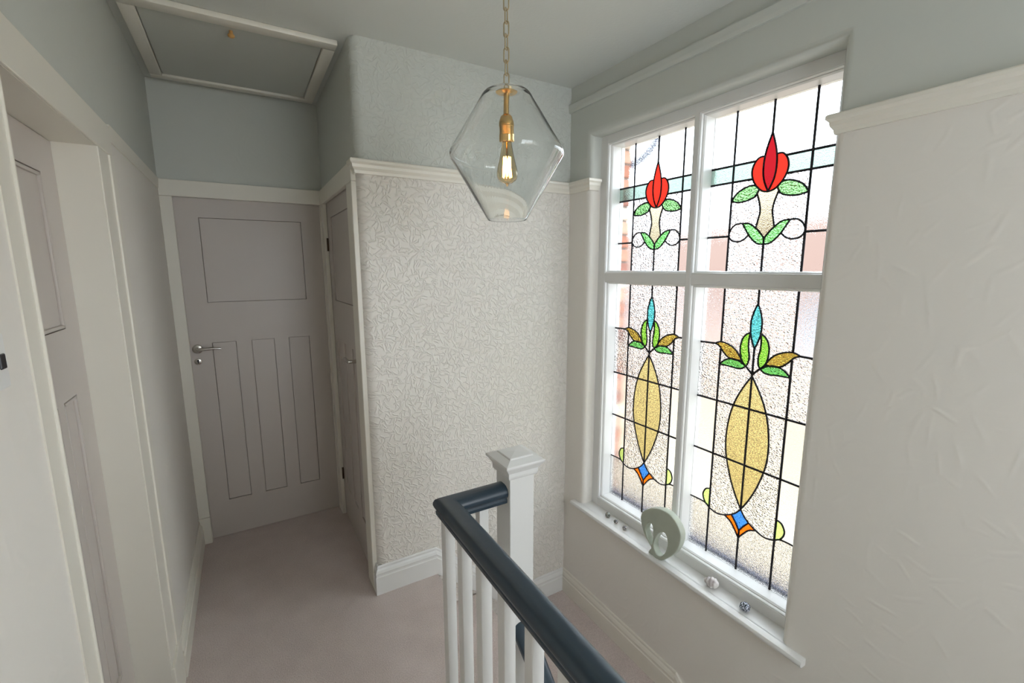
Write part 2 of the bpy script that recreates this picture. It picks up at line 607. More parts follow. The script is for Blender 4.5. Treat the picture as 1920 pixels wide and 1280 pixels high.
# ------------------------------------------------------------------ mouldings
SK = [(0, 0), (0.018, 0), (0.018, 0.092), (0.0145, 0.096), (0.0145, 0.104), (0.016, 0.112), (0.012, 0.124), (0.007, 0.132), (0.007, 0.142), (0.004, 0.147), (0, 0.147)]
f = MB().sweep(SK, [(0.0, 0.06, 0), (0.0, 0.0, 0), (0.30, 0, 0), (0.80, 0, ZLOW), (XW, 0, ZLOW)])
f.build('baseboard_middle', 'white', label='white skirting under the textured wall dropping down to the quarter landing', cat='skirting', kind='structure')
f = MB().sweep(SK, [(XW, 0, ZLOW), (XW, -0.885, ZLOW)])
f.sweep([(0, -0.03), (0.016, -0.03), (0.016, 0.13), (0.010, 0.147), (0, 0.147)], [(XW, -0.885, ZLOW), (XW, -3.0, ZLOW - 0.84 * 2.115)])
f.build('baseboard_right', 'trim', label='skirting along the window wall beside the quarter landing', cat='skirting', kind='structure')
f = MB().sweep(SK, [(XL, -0.085, 0), (XL, YB - 0.012, 0)])
f.build('baseboard_left', 'trim', label='skirting along the left wall before the far door', cat='skirting', kind='structure')
PR = [(0, -0.058), (0.010, -0.058), (0.012, -0.046), (0.020, -0.034), (0.022, -0.022), (0.030, -0.014), (0.030, -0.004), (0.026, 0), (0, 0)]
f = MB().sweep(PR, [(0.0, 0.05, ZR), (0.0, 0, ZR), (XW, 0, ZR), (XW, WY1, ZR), (1.205, WY1, ZR)])
f.build('trim_1', 'trim', label='cream picture rail across the textured wall to the window reveal', cat='picture rail', kind='structure')
f = MB().sweep(PR, [(1.205, WY0 - 0.014, ZR), (XW, WY0 - 0.014, ZR), (XW, YREAR, ZR)])
f.build('trim_2', 'trim', label='cream picture rail on the wall right of the window', cat='picture rail', kind='structure')
f = MB().sweep([(0, -0.045), (0.012, -0.045), (0.016, -0.03), (0.018, -0.006), (0.014, 0), (0, 0)], [(XW, 0.0, 2.466), (XW, YREAR, 2.466)])
f.build('trim_3', 'hatch', label='sage moulding high on the window wall just below the ceiling', cat='moulding', kind='structure')
f = MB().sweep([(0, -0.05), (0.004, -0.05), (0.007, -0.02), (0.008, 0), (0, 0)], [(XL, -0.085, ZR), (XL, YB, ZR)])
f.build('trim_4', 'trim', label='slim rail on the left wall between two door frames', cat='picture rail', kind='structure')


# ------------------------------------------------------------------ doors
def door_leaf(root, tf, W, H, T, panels, bead=False):
    """panelled leaf: local u across, v up, d into the door (0 = face); tf maps (u, v, d) to world"""
    us = sorted(set([0, W] + [p[0] for p in panels] + [p[1] for p in panels]))
    leaf = MB()

    def bx(u0, u1, v0, v1, d0, d1, mb, bev=0.0):
        tmp = MB().box(u0, u1, v0, v1, d0, d1, bev=bev, seg=2)
        mb.add([tf(*p) for p in tmp.v], tmp.f)
    top = [p for p in panels if p[4] == 't'][0]
    low = [p for p in panels if p[4] == 'l']
    low.sort()
    bv = 0.0
    u0, u1 = top[0], top[1]
    bx(0, u0, 0.004, H, 0, T, leaf, bv)
    bx(u1, W, 0.004, H, 0, T, leaf, bv)
    bx(u0, u1, top[3], H, 0, T, leaf, bv)
    bx(u0, u1, low[0][3], top[2], 0, T, leaf, bv)
    bx(u0, u1, 0.004, low[0][2], 0, T, leaf, bv)
    for a, b in zip(low[:-1], low[1:]):
        bx(a[1], b[0], a[2], a[3], 0, T, leaf, bv)
    bx(u0 - 0.01, u1 + 0.01, 0.1, H - 0.05, 0.024, 0.034, leaf)
    lo = leaf.build('leaf', 'door', root, smooth=True, angle=40)
    for p in panels:
        pm = MB()
        bx(p[0] + 0.002, p[1] - 0.002, p[2] + 0.002, p[3] - 0.002, 0.006, T - 0.012, pm, 0.001)
        po = pm.build('panel', 'door', root)
        if bead:
            g = MB()
            w_ = 0.014
            for (i0, d0) in ((0.0025, -0.001),):
                for q in ((p[0] + i0, p[1] - i0, p[3] - i0 - w_ * 0.7, p[3] - i0), (p[0] + i0, p[1] - i0, p[2] + i0, p[2] + i0 + w_ * 0.7),
                          (p[0] + i0, p[0] + i0 + w_ * 0.7, p[2] + i0, p[3] - i0), (p[1] - i0 - w_ * 0.7, p[1] - i0, p[2] + i0, p[3] - i0)):
                    bx(*q, d0, 0.0075, g, 0.003)
            g.build('bead', 'door', po, smooth=True, angle=40)
    return lo


def lever_handle(root, origin, nrm, side, up=Vector((0, 0, 1))):
    """round rose with a curved lever; side = direction the lever points"""
    o, n, s = Vector(origin), Vector(nrm), Vector(side)
    h = MB()
    rings = []
    for r, d in ((0.0255, 0.0), (0.0255, 0.006), (0.022, 0.009), (0.011, 0.010), (0.0095, 0.03), (0.0095, 0.045)):
        rings.append([o + n * d + (s * math.cos(a) + up * math.sin(a)) * r for a in [2 * math.pi * j / 20 for j in range(20)]])
    h.loft(rings)
    pth = [o + n * 0.036, o + n * 0.047, o + n * 0.051 + s * 0.012, o + n * 0.052 + s * 0.04 + up * 0.002, o + n * 0.052 + s * 0.08 + up * 0.003, o + n * 0.050 + s * 0.112 - up * 0.002]
    h.tube(pth, [0.0095, 0.0095, 0.0095, 0.0085, 0.0075, 0.006], n=10)
    return h.build('handle', 'chrome', root, smooth=True, angle=45, label='brushed metal lever handle')


# far door (door_2)
d2 = empty('door_2', (-0.38, YB, 0), 'greige four-panel door facing down the landing at its far end', 'door', 'structure')
door_leaf(d2, lambda u, v, d: (D2X0 + 0.003 + u, YB + 0.012 + d, v), D2X1 - D2X0 - 0.006, D2Z - 0.003, 0.04,
          [(0.104, 0.614, 1.413, 1.875, 't'), (0.104, 0.222, 0.226, 1.184, 'l'), (0.299, 0.419, 0.226, 1.184, 'l'), (0.497, 0.614, 0.226, 1.184, 'l')])
a = MB()
a.box(XL, D2X0 + 0.004, YB - 0.024, YB + 0.005, 0.16, 1.976, bev=0.003)
a.box(XL, 0.0, YB - 0.026, YB + 0.005, 1.976, ZR, bev=0.003)
a.box(D2X1 - 0.004, 0.0, YB - 0.02, YB + 0.005, 0.0, 1.976, bev=0.003)
a.build('architrave', 'trim', d2)
MB().box(XL, D2X0 + 0.006, YB - 0.034, YB + 0.005, 0.0, 0.162, bev=0.004).build('plinth_block', 'trim', d2)
lever_handle(d2, (-0.708, YB + 0.012, 1.155), (0, -1, 0), (1, 0, 0))
e = MB()
c_ = Vector((-0.712, YB + 0.012, 1.083))
e.loft([[c_ + Vector((0, -d, 0)) + Vector((math.cos(t_), 0, math.sin(t_))) * r for t_ in [2 * math.pi * j / 18 for j in range(18)]] for r, d in ((0.018, 0), (0.018, 0.004), (0.015, 0.006))])
eo = e.build('escutcheon', 'chrome', d2, smooth=True, angle=40)
e = MB()
e.box(c_.x - 0.003, c_.x + 0.003, c_.y - 0.0068, c_.y - 0.005, c_.z - 0.011, c_.z + 0.002)
e.loft([[c_ + Vector((0, -d, 0.005)) + Vector((math.cos(t_), 0, math.sin(t_))) * 0.0055 for t_ in [2 * math.pi * j / 12 for j in range(12)]] for d in (0.005, 0.0068)])
e.build('keyhole', 'black', eo)

# narrow cupboard door (door_3) in the side wall, facing left
d3 = empty('door_3', (0, 0.5, 0), 'greige panelled door seen edge-on beside the textured wall corner', 'door', 'structure')
W3 = D3Y1 - D3Y0 - 0.006
door_leaf(d3, lambda u, v, d: (0.006 + d, D3Y1 - 0.003 - u, v), W3, 1.98, 0.04,
          [(0.10, W3 - 0.10, 1.413, 1.89, 't'), (0.10, 0.215, 0.226, 1.184, 'l'), (0.30, 0.418, 0.226, 1.184, 'l'), (0.505, W3 - 0.10, 0.226, 1.184, 'l')])
a = MB()
a.box(-0.018, 0.004, D3Y1 - 0.004, YB - 0.024, 0.0, 1.976, bev=0.003)
a.box(-0.020, 0.004, 0.030, D3Y0, 0.0, 1.976, bev=0.004)
a.box(-0.020, 0.004, 0.030, YB - 0.024, 1.976, ZR - 0.001, bev=0.004)
a.build('architrave', 'trim', d3)
lever_handle(d3, (0.006, D3Y0 + 0.06, 1.145), (-1, 0, 0), (0, 1, 0))
for hz in (1.74, 0.285):
    h = MB()
    h.tube([(-0.008, D3Y1 + 0.003, hz - 0.04), (-0.008, D3Y1 + 0.003, hz + 0.04)], 0.006, 10)
    h.box(-0.006, 0.004, D3Y1 - 0.012, D3Y1 + 0.003, hz - 0.038, hz + 0.038)
    h.build('hinge', 'rust', d3, label='brown steel hinge')

# left door (door_1) in its shallow reveal
XD1 = -0.892
d1 = empty('door_1', (XL, -0.58, 0), 'greige panelled door set back in the left wall nearest the viewer', 'door', 'structure')
W1 = D1Y1 - D1Y0 - 0.008
door_leaf(d1, lambda u, v, d: (XD1 - d, D1Y1 - 0.004 - u, v), W1, D1Z - 0.005, 0.04,
          [(0.118, W1 - 0.118, 1.437, 1.853, 't'), (0.118, 0.225, 0.33, 1.25, 'l'), (0.27, 0.365, 0.33, 1.25, 'l'), (0.41, W1 - 0.118, 0.33, 1.25, 'l')], bead=True)
a = MB()
a.box(XL - 0.12, XL + 0.002, D1Y1 - 0.003, D1Y1 + 0.012, 0.0, D1Z)            # far lining
a.box(XL - 0.12, XL + 0.002, D1Y0, D1Y1, D1Z - 0.003, D1Z + 0.012)            # head lining
a.box(XL - 0.12, XL + 0.002, D1Y0 - 0.012, D1Y0 + 0.003, 0.0, D1Z)            # near lining
a.build('lining', 'trim', d1)
a = MB()
a.box(XL, XL + 0.005, D1Y1 + 0.0, D1Y1 + 0.165, 0.19, 1.956, bev=0.0015)
a.box(XL, XL + 0.010, D1Y1 + 0.115, D1Y1 + 0.170, 0.19, 1.956, bev=0.003)
a.box(XL, XL + 0.008, YREAR, D1Y1 + 0.172, 1.956, ZR - 0.008, bev=0.003)
a.box(XL, XL + 0.003, D1Y0 - 0.068, D1Y0, 0.0, 1.956)
a.tube([(XL + 0.002, D1Y0 - 0.004, 0.0), (XL + 0.002, D1Y0 - 0.004, 1.956)], 0.005, 10)
a.build('architrave', 'trim', d1)
MB().box(XL, XL + 0.013, D1Y1, D1Y1 + 0.176, 0.0, 0.195, bev=0.003).build('plinth_block', 'trim', d1)
# light switch on the near part of the left wall
ls = empty('light_switch', (XL, -1.135, 1.46), 'white light switch plate at the left edge of the near wall', 'light switch')
MB().box(XL, XL + 0.006, -1.158, -1.072, 1.417, 1.503, bev=0.003).build('plate', 'white', ls)
MB().box(XL + 0.005, XL + 0.009, -1.102, -1.084, 1.448, 1.472, bev=0.002).build('rocker', 'black', ls, label='black switch rocker')
MB().box(XL + 0.005, XL + 0.009, -1.146, -1.128, 1.448, 1.472, bev=0.002).build('rocker', 'black', ls, label='black switch rocker')

# ------------------------------------------------------------------ loft hatch
lh = empty('loft_hatch', (-0.40, 0.48, ZC), 'sage loft hatch with cream frame and wooden knob in the ceiling', 'loft hatch')
hx0, hx1, hy0, hy1 = -0.762, -0.03, 0.085, 0.885
for q in ((hx0, hx1, hy0, hy0 + 0.062), (hx0, hx1, hy1 - 0.052, hy1), (hx0, hx0 + 0.050, hy0 + 0.062, hy1 - 0.052), (hx1 - 0.050, hx1, hy0 + 0.062, hy1 - 0.052)):
    MB().box(*q, ZC - 0.022, ZC, bev=0.005).build('frame_board', 'trim', lh, smooth=True, angle=40)
MB().box(hx0 + 0.053, hx1 - 0.053, hy0 + 0.065, hy1 - 0.055, ZC - 0.012, ZC - 0.002, bev=0.001).build('panel', 'hatch', lh)
MB().lathe([(0.0, -0.026), (0.008, -0.0255), (0.0125, -0.021), (0.0125, -0.016), (0.007, -0.010), (0.0065, 0.0), (0.0, 0.0)], (-0.416, 0.195, ZC - 0.0115), 18).build('knob', 'wood', lh, smooth=True, angle=50, label='turned wooden knob')

# ------------------------------------------------------------------ balustrade
bl = empty('balustrade', (0.258, -0.885, 0), 'white stair balustrade with square newel post and dark slate handrail', 'balustrade')
nw = MB()
nx, ny = 0.258, -0.885
nw.box(nx - 0.045, nx + 0.045, ny - 0.045, ny + 0.045, ZLOW - 0.25, 0.955, bev=0.002)
npost = nw.build('newel_post', 'white', bl)


def sq(h_, z_):
    return [(nx - h_, ny - h_, z_), (nx + h_, ny - h_, z_), (nx + h_, ny + h_, z_), (nx - h_, ny + h_, z_)]


c = MB()
c.loft([sq(h_, z_) for h_, z_ in ((0.045, 0.940), (0.049, 0.941), (0.053, 0.946), (0.0545, 0.952), (0.0545, 0.964), (0.057, 0.968), (0.062, 0.976), (0.0705, 0.986), (0.0715, 0.990), (0.0705, 0.9945), (0.067, 0.996), (0.044, 1.004), (0.043, 1.007), (0.041, 1.0085), (0.0, 1.012))], cap=False)
c.build('newel_cap', 'white', npost)
HZ = 0.912
HR = [(-0.018, -0.060), (-0.027, -0.058), (-0.028, -0.048), (-0.024, -0.042), (-0.031, -0.036), (-0.034, -0.028), (-0.0335, -0.020), (-0.029, -0.010), (-0.020, -0.003), (-0.010, 0.0)]
HR = HR + [(-a_, b_) for a_, b_ in reversed(HR)]
hr = MB().sweep(HR, [(0.018, YREAR + 0.3, HZ), (0.018, -0.885, HZ), (nx - 0.044, -0.885, HZ)])
hr.build('handrail', 'rail', bl, smooth=True, angle=35, label='dark slate blue painted handrail around the landing')
lz = 0.42
hr = MB().sweep(HR, [(nx, -0.929, lz), (nx, -1.02, lz - 0.06), (nx, -2.9, lz - 0.06 - 1.88 * 0.84)])
hr.build('handrail', 'rail', bl, smooth=True, angle=35, label='dark slate blue handrail going down the stairs')
MB().box(0.018 - 0.028, 0.018 + 0.028, YREAR + 0.3, -0.857, 0.0, 0.028, bev=0.004).box(0.018, nx - 0.044, -0.913, -0.857, 0.0, 0.028, bev=0.004).build('base_rail', 'white', bl)
bh = 0.016
b0 = MB().box(-bh, bh, -bh, bh, 0.026, HZ - 0.055, bev=0.0015, seg=1).build('baluster', 'white', bl)
b0.location = (0.018, -0.885, 0)
for i in range(1, 17):
    copy_part(b0, bl, 0, -0.120 * i, 0)
copy_part(b0, bl, 0.117, 0, 0)
bs0 = MB().box(-bh, bh, -bh, bh, -0.80, -0.06, bev=0.0015, seg=1).build('baluster', 'white', bl)
bs0.location = (nx, -1.05, lz - 0.085)
for i in range(1, 14):
    copy_part(bs0, bl, 0, -0.125 * i, -0.125 * i * 0.84)

# ------------------------------------------------------------------ window
wn = empty('window_1', (XW, -0.76, WZ0), 'tall white four-light window glazed with red flower and pineapple leaded panels', 'window', 'structure')
PW = 0.5
panes = {'tl': (-0.2325, 1.585, 0.634), 'tr': (-0.7815, 1.585, 0.634), 'bl': (-0.2325, 0.287, 1.228), 'br': (-0.7815, 0.287, 1.228)}
f = MB()
XB = 1.33
g = 0.012     # the flat face ends this far outside the glass edge
yl, yr = -0.2325, -0.7815 - PW
f.box(XF, XB, -0.2325 + g, WY1 + 0.002, WZ0, WZ1 + 0.002, bev=0.0015)
f.box(XF, XB, -1.349, yr - g, WZ0, WZ1 + 0.002, bev=0.0015)
f.box(XF, XB, yr - g, yl + g, 2.219 + g, WZ1 + 0.002, bev=0.0015)
f.box(XF, XB, yr - g, yl + g, WZ0, 0.287 - g, bev=0.0015)
f.build('outer_frame', 'white', wn)
MB().box(XF, XB, -0.7815 + g, -0.2325 - PW - g, 0.287 - g, 2.219 + g, bev=0.0015).build('mullion', 'white', wn)
f = MB()
for yl_ in (-0.2325, -0.7815):
    f.box(XF + 0.0005, XB, yl_ - PW - g, yl_ + g, 1.515 + g, 1.585 - g, bev=0.0015)
f.build('transom', 'white', wn)
for key, (yl_, zb, hh) in panes.items():
    f = MB()
    prof = [(g, XF + 0.003), (g - 0.003, XF + 0.003), (g - 0.005, XF + 0.007), (g - 0.005, XF + 0.018), (g - 0.008, XF + 0.018), (0.002, XF + 0.022), (0.0, XF + 0.026), (0.0, XB), (g, XB)]
    f.loft([[(x_, yl_ + o_, zb - o_), (x_, yl_ - PW - o_, zb - o_), (x_, yl_ - PW - o_, zb + hh + o_), (x_, yl_ + o_, zb + hh + o_)] for o_, x_ in prof], cap=False, closed=True)
    f.build('sash_bead', 'white', wn)


# ---- leaded panels: lead lines cut the sheet into separate pieces of glass
def smooth(pts, n=5):
    if len(pts) < 3:
        return list(pts)
    P = [pts[0]] + list(pts) + [pts[-1]]
    out = []
    for i in range(1, len(P) - 2):
        p0, p1, p2, p3 = P[i - 1], P[i], P[i + 1], P[i + 2]
        for k_ in range(n):
            t = k_ / n
            out.append(tuple(0.5 * ((2 * p1[j]) + (-p0[j] + p2[j]) * t + (2 * p0[j] - 5 * p1[j] + 4 * p2[j] - p3[j]) * t * t + (-p0[j] + 3 * p1[j] - 3 * p2[j] + p3[j]) * t ** 3) for j in range(len(p1))))
    out.append(tuple(pts[-1]))
    return out


def mir(p):
    return [(PW - a_, b_) for a_, b_ in p]


H_T, H_B = 0.634, 1.228
# curves of the flower panel (left half; mirrored), u from the left edge, v up
topc = [
    [(0.25, 0.520), (0.2305, 0.455), (0.2245, 0.40), (0.230, 0.350), (0.25, 0.303)],
    [(0.2263, 0.437), (0.204, 0.435), (0.187, 0.415), (0.180, 0.387), (0.186, 0.357), (0.202, 0.330), (0.226, 0.309), (0.25, 0.303)],
    [(0.100, 0.284), (0.124, 0.314), (0.160, 0.331), (0.194, 0.334), (0.2155, 0.3165)],
    [(0.100, 0.284), (0.128, 0.277), (0.163, 0.278), (0.199, 0.290), (0.2155, 0.3165)],
    [(0.2065, 0.3045), (0.2205, 0.264), (0.2255, 0.230), (0.2205, 0.203), (0.2135, 0.1685)],
    [(0.156, 0.191), (0.186, 0.188), (0.216, 0.167), (0.236, 0.146), (0.25, 0.127)],
    [(0.156, 0.191), (0.171, 0.167), (0.191, 0.138), (0.220, 0.111), (0.25, 0.104)],
    [(0.156, 0.191), (0.130, 0.190), (0.109, 0.173), (0.100, 0.148), (0.113, 0.127), (0.139, 0.1195), (0.165, 0.126), (0.1865, 0.1445)],
]
tops = [[(0, 0.425), (0.1925, 0.425)], [(0, 0.359), (0.185, 0.359)], [(0, 0.143), (0.1, 0.143)], [(0.1, 0), (0.1, H_T)]]
top_lines = []
for c_ in topc:
    top_lines += [smooth(c_), smooth(mir(c_))]
for c_ in tops:
    top_lines += [c_, mir(c_)]
top_lines += [[(0.25, 0.520), (0.25, H_T)], [(0.25, 0.0), (0.25, 0.127)]]
top_seed = {'g_dred': [(0.25, 0.40)], 'g_red': [(0.205, 0.38), (0.295, 0.38)], 'g_pgreen': [(0.16, 0.305), (0.34, 0.305)],
            'g_green': [(0.21, 0.142), (0.29, 0.142)], 'g_cream': [(0.25, 0.24)],
            'g_aqua': [(0.05, 0.39), (0.14, 0.39), (0.36, 0.39), (0.45, 0.39)],
            'g_ham': [(0.15, 0.23), (0.35, 0.23), (0.14, 0.16), (0.36, 0.16), (0.15, 0.05), (0.35, 0.05), (0.12, 0.33), (0.38, 0.33), (0.13, 0.35), (0.37, 0.35)]}
botc = [
    [(0.25, 1.171), (0.236, 1.137), (0.2275, 1.099), (0.2285, 1.055), (0.238, 1.015), (0.25, 0.987)],
    [(0.2285, 1.052), (0.207, 1.037), (0.193, 1.010), (0.190, 0.974), (0.199, 0.934), (0.220, 0.909)],
    [(0.2285, 1.052), (0.2245, 1.023), (0.225, 0.988), (0.2305, 0.955), (0.2285, 0.925), (0.220, 0.909)],
    [(0.071, 0.985), (0.098, 0.9955), (0.132, 0.990), (0.165, 0.974), (0.188, 0.950), (0.2005, 0.928)],
    [(0.071, 0.985), (0.093, 0.976), (0.112, 0.955), (0.135, 0.935), (0.163, 0.928), (0.2005, 0.928)],
    [(0.100, 0.897), (0.124, 0.919), (0.155, 0.930), (0.188, 0.926), (0.220, 0.909)],
    [(0.100, 0.897), (0.146, 0.896), (0.178, 0.893), (0.202, 0.896), (0.220, 0.909)],
    [(0.25, 0.873), (0.219, 0.822), (0.191, 0.765), (0.171, 0.703), (0.160, 0.635), (0.157, 0.572), (0.162, 0.513), (0.177, 0.450), (0.199, 0.385), (0.224, 0.330), (0.25, 0.284)],
    [(0.25, 0.284), (0.231, 0.258), (0.210, 0.240)],
    [(0.210, 0.240), (0.232, 0.212), (0.25, 0.184)],
    [(0.178, 0.222), (0.207, 0.207), (0.230, 0.180), (0.25, 0.150)],
    [(0, 0.2365), (0.073, 0.2365), (0.104, 0.220), (0.140, 0.212), (0.178, 0.222), (0.210, 0.240)],
    [(0.1, 0.312), (0.078, 0.304), (0.065, 0.278), (0.068, 0.255), (0.080, 0.2345)],
]
bots = [[(0.220, 0.909), (0.25, 0.880)], [(0, 0.983), (0.071, 0.985)], [(0.1, 0.9955), (0.1, H_B)], [(0.1, 0), (0.1, 0.966)]]
bot_lines = []
for c_ in botc:
    bot_lines += [smooth(c_), smooth(mir(c_))]
for c_ in bots:
    bot_lines += [c_, mir(c_)]
bot_lines += [[(0.25, 1.171), (0.25, H_B)], [(0.25, 0.987), (0.25, 0.284)], [(0.25, 0), (0.25, 0.184)], [(0, 0.732), (PW, 0.732)], [(0, 0.485), (PW, 0.485)]]
bot_seed = {'g_turq': [(0.25, 1.08)], 'g_lgreen': [(0.21, 0.97), (0.29, 0.97)], 'g_olive': [(0.14, 0.962), (0.36, 0.962)],
            'g_green': [(0.155, 0.912), (0.345, 0.912)],
            'g_yellow': [(0.235, 0.8), (0.265, 0.8), (0.2, 0.6), (0.3, 0.6), (0.22, 0.42), (0.28, 0.42)],
            'g_blue': [(0.25, 0.235), (0.245, 0.235), (0.255, 0.235)], 'g_orange': [(0.225, 0.203), (0.275, 0.203), (0.245, 0.17), (0.255, 0.17)],
            'g_lime': [(0.085, 0.275), (0.415, 0.275)],
            'g_ham': [(0.15, 1.1), (0.35, 1.1), (0.13, 0.85), (0.37, 0.85), (0.13, 0.6), (0.37, 0.6), (0.13, 0.4), (0.37, 0.4), (0.24, 0.94), (0.26, 0.94), (0.20, 0.93),
                      (0.115, 0.94), (0.385, 0.94), (0.215, 0.88), (0.285, 0.88)],
            'g_stip': [(0.05, 0.1), (0.17, 0.1), (0.33, 0.1), (0.45, 0.1)]}


def cells(lines, hh):
    vs, es = [], []

    def addline(pl):
        b = len(vs)
        for p in pl:
            vs.append(Vector((p[0], p[1])))
        for i in range(len(pl) - 1):
            es.append((b + i, b + i + 1))
    for pl in lines:
        # run each lead line on a hair past its ends so that joints close
        q = [Vector(p) for p in pl]
        a0 = q[0] + (q[0] - q[1]).normalized() * 0.0015
        a1 = q[-1] + (q[-1] - q[-2]).normalized() * 0.0015
        addline([tuple(a0)] + [tuple(p) for p in q] + [tuple(a1)])
    addline([(0, 0), (PW, 0), (PW, hh), (0, hh), (0, 0)])
    V, E, F, ov, oe, of = delaunay_2d_cdt(vs, es, [], 0, 1e-4)
    con = set()
    for i, e_ in enumerate(E):
        if oe[i]:
            con.add(frozenset(e_))
    emap = {}
    for fi, fc in enumerate(F):
        for j in range(3):
            emap.setdefault(frozenset((fc[j], fc[(j + 1) % 3])), []).append(fi)
    seen, comps = set(), []
    for fi in range(len(F)):
        if fi in seen:
            continue
        stack, comp = [fi], []
        seen.add(fi)
        while stack:
            c0 = stack.pop()
            comp.append(c0)
            fc = F[c0]
            for j in range(3):
                k_ = frozenset((fc[j], fc[(j + 1) % 3]))
                if k_ in con:
                    continue
                for nb in emap[k_]:
                    if nb not in seen:
                        seen.add(nb)
                        stack.append(nb)
        t0 = F[comp[0]]
        ce = (V[t0[0]] + V[t0[1]] + V[t0[2]]) / 3
        if 0 < ce.x < PW and 0 < ce.y < hh:
            comps.append([F[c0] for c0 in comp])
    return V, comps


def inside(p, a, b, c):
    s = lambda p1, p2, p3: (p1[0] - p3[0]) * (p2[1] - p3[1]) - (p2[0] - p3[0]) * (p1[1] - p3[1])
    d = (s(p, a, b), s(p, b, c), s(p, c, a))
    return not (min(d) < 0 and max(d) > 0)


def leaded_panel(key, lines, seed):
    yl_, zb, hh = panes[key]
    X = lambda u, v, x_: (x_, yl_ - u, zb + v)
    cm = MB()
    for pl in lines:
        wd = 0.0034 if len(pl) > 2 else 0.0044
        rings = []
        for i in range(len(pl)):
            a_ = pl[max(i - 1, 0)]
            b_ = pl[min(i + 1, len(pl) - 1)]
            d = Vector((b_[0] - a_[0], b_[1] - a_[1])).normalized()
            nrm = Vector((-d.y, d.x))
            ring = []
            for o_, x_ in ((-wd, XG + 0.0005), (-wd * 0.6, XG - 0.0022), (0, XG - 0.003), (wd * 0.6, XG - 0.0022), (wd, XG + 0.0005), (wd, XG + 0.0035), (0, XG + 0.007), (-wd, XG + 0.0035)):
                ring.append(X(pl[i][0] + nrm.x * o_, pl[i][1] + nrm.y * o_, x_))
            rings.append(ring)
        cm.loft(rings)
    came = cm.build('lead_came', 'lead', wn, smooth=True, angle=60)
    V, comps = cells(lines, hh)
    for tris in comps:
        area = sum(abs((V[t[1]] - V[t[0]]).cross(V[t[2]] - V[t[0]])) / 2 for t in tris)
        if area < 4e-6:
            continue
        mat = 'g_clear' if key in ('tl', 'tr') else 'g_side'
        for mk, sl in seed.items():
            if any(inside(p, V[t[0]], V[t[1]], V[t[2]]) for p in sl for t in tris):
                mat = mk
                break
        if mat == 'g_dred' and key == 'tl':
            mat = 'g_red'
        ids = sorted({i for t in tris for i in t})
        mp = {i: j for j, i in enumerate(ids)}
        n = len(ids)
        g_ = MB()
        vv = [X(V[i].x, V[i].y, XG) for i in ids] + [X(V[i].x, V[i].y, XG + 0.003) for i in ids]
        ff, cnt = [], {}
        for t in tris:
            a_, b_, c_ = (mp[i] for i in t)
            ff += [(a_, b_, c_), (a_ + n, c_ + n, b_ + n)]
            for e_ in ((a_, b_), (b_, c_), (c_, a_)):
                cnt.setdefault(frozenset(e_), []).append(e_)
        for e_ in cnt.values():
            if len(e_) == 1:
                a_, b_ = e_[0]
                ff.append((a_, a_ + n, b_ + n, b_))
        g_.add(vv, ff)
        g_.build('glass_piece', mat, came)


for key in ('tl', 'tr'):
    leaded_panel(key, top_lines, top_seed)
for key in ('bl', 'br'):
    leaded_panel(key, bot_lines, bot_seed)

# window board
sb = MB()
SZ = 0.228
SY0, SY1 = -1.408, -0.098
prof = [(1.128, SZ - 0.026), (1.119, SZ - 0.023), (1.1145, SZ - 0.016), (1.1145, SZ - 0.009), (1.119, SZ - 0.002), (1.127, SZ)]
sb.loft([[(x_, y_, z_) for x_, z_ in prof + [(XW + 0.002, SZ), (XW + 0.002, SZ - 0.026)]] for y_ in (SY0, SY1)])
sb.box(XW, XF + 0.01, WY0 - 0.029, WY1 + 0.029, SZ - 0.024, SZ)
sb.build('window_board', 'white', wn, smooth=True, angle=40)

# ------------------------------------------------------------------ things on the window board
def ornament(name, mat, x_, y_, r, label, group=None, squash=1.0, cap=None):
    cap = cap or mat
    o = empty(name, (x_, y_, SZ), label, 'ornament', None, group)
    b = MB()
    prof = []
    for i in range(15):
        t = math.pi * i / 14
        prof.append((r * math.sin(t) * (1 + 0.05 * math.cos(6 * t)), r * squash * (1 - math.cos(t))))
    b.lathe(prof, (x_, y_, SZ + 0.0005), 24)
    b.build('body', mat, o, smooth=True)
    c_ = MB()
    c_.lathe([(0.0, 0.0), (r * 0.35, 0.0), (r * 0.40, r * 0.06), (r * 0.30, r * 0.14), (0.0, r * 0.16)], (x_, y_, SZ + 2 * r * squash - r * 0.06), 16)
    c_.build('top_stud', cap, o, smooth=True)
    c_ = MB()
    for j in range(8):
        an = 2 * math.pi * j / 8
        q = []
        for i in range(3, 12):
            t = math.pi * i / 14
            q.append((x_ + r * 1.0 * math.sin(t) * math.cos(an), y_ + r * 1.0 * math.sin(t) * math.sin(an), SZ + 0.0005 + r * squash * (1 - math.cos(t))))
        c_.tube(q, r * 0.045, 5)
    c_.build('inlay', cap, o, smooth=True)
    return o


ornament('ornament_ball', 'mosaic_green', 1.183, -0.352, 0.0135, 'tallest and darkest of three small beads at the far end of the sill')
ornament('ornament_ball', 'bead', 1.178, -0.420, 0.0110, 'small grey bead, middle one of three on the sill', squash=0.85)
ornament('ornament_ball', 'bead', 1.176, -0.490, 0.0115, 'small grey bead nearest the stone sculpture on the sill', squash=0.85)
ornament('ornament_ball', 'mosaic', 1.178, -1.160, 0.0200, 'black and silver mosaic ball at the near end of the sill', squash=0.85)

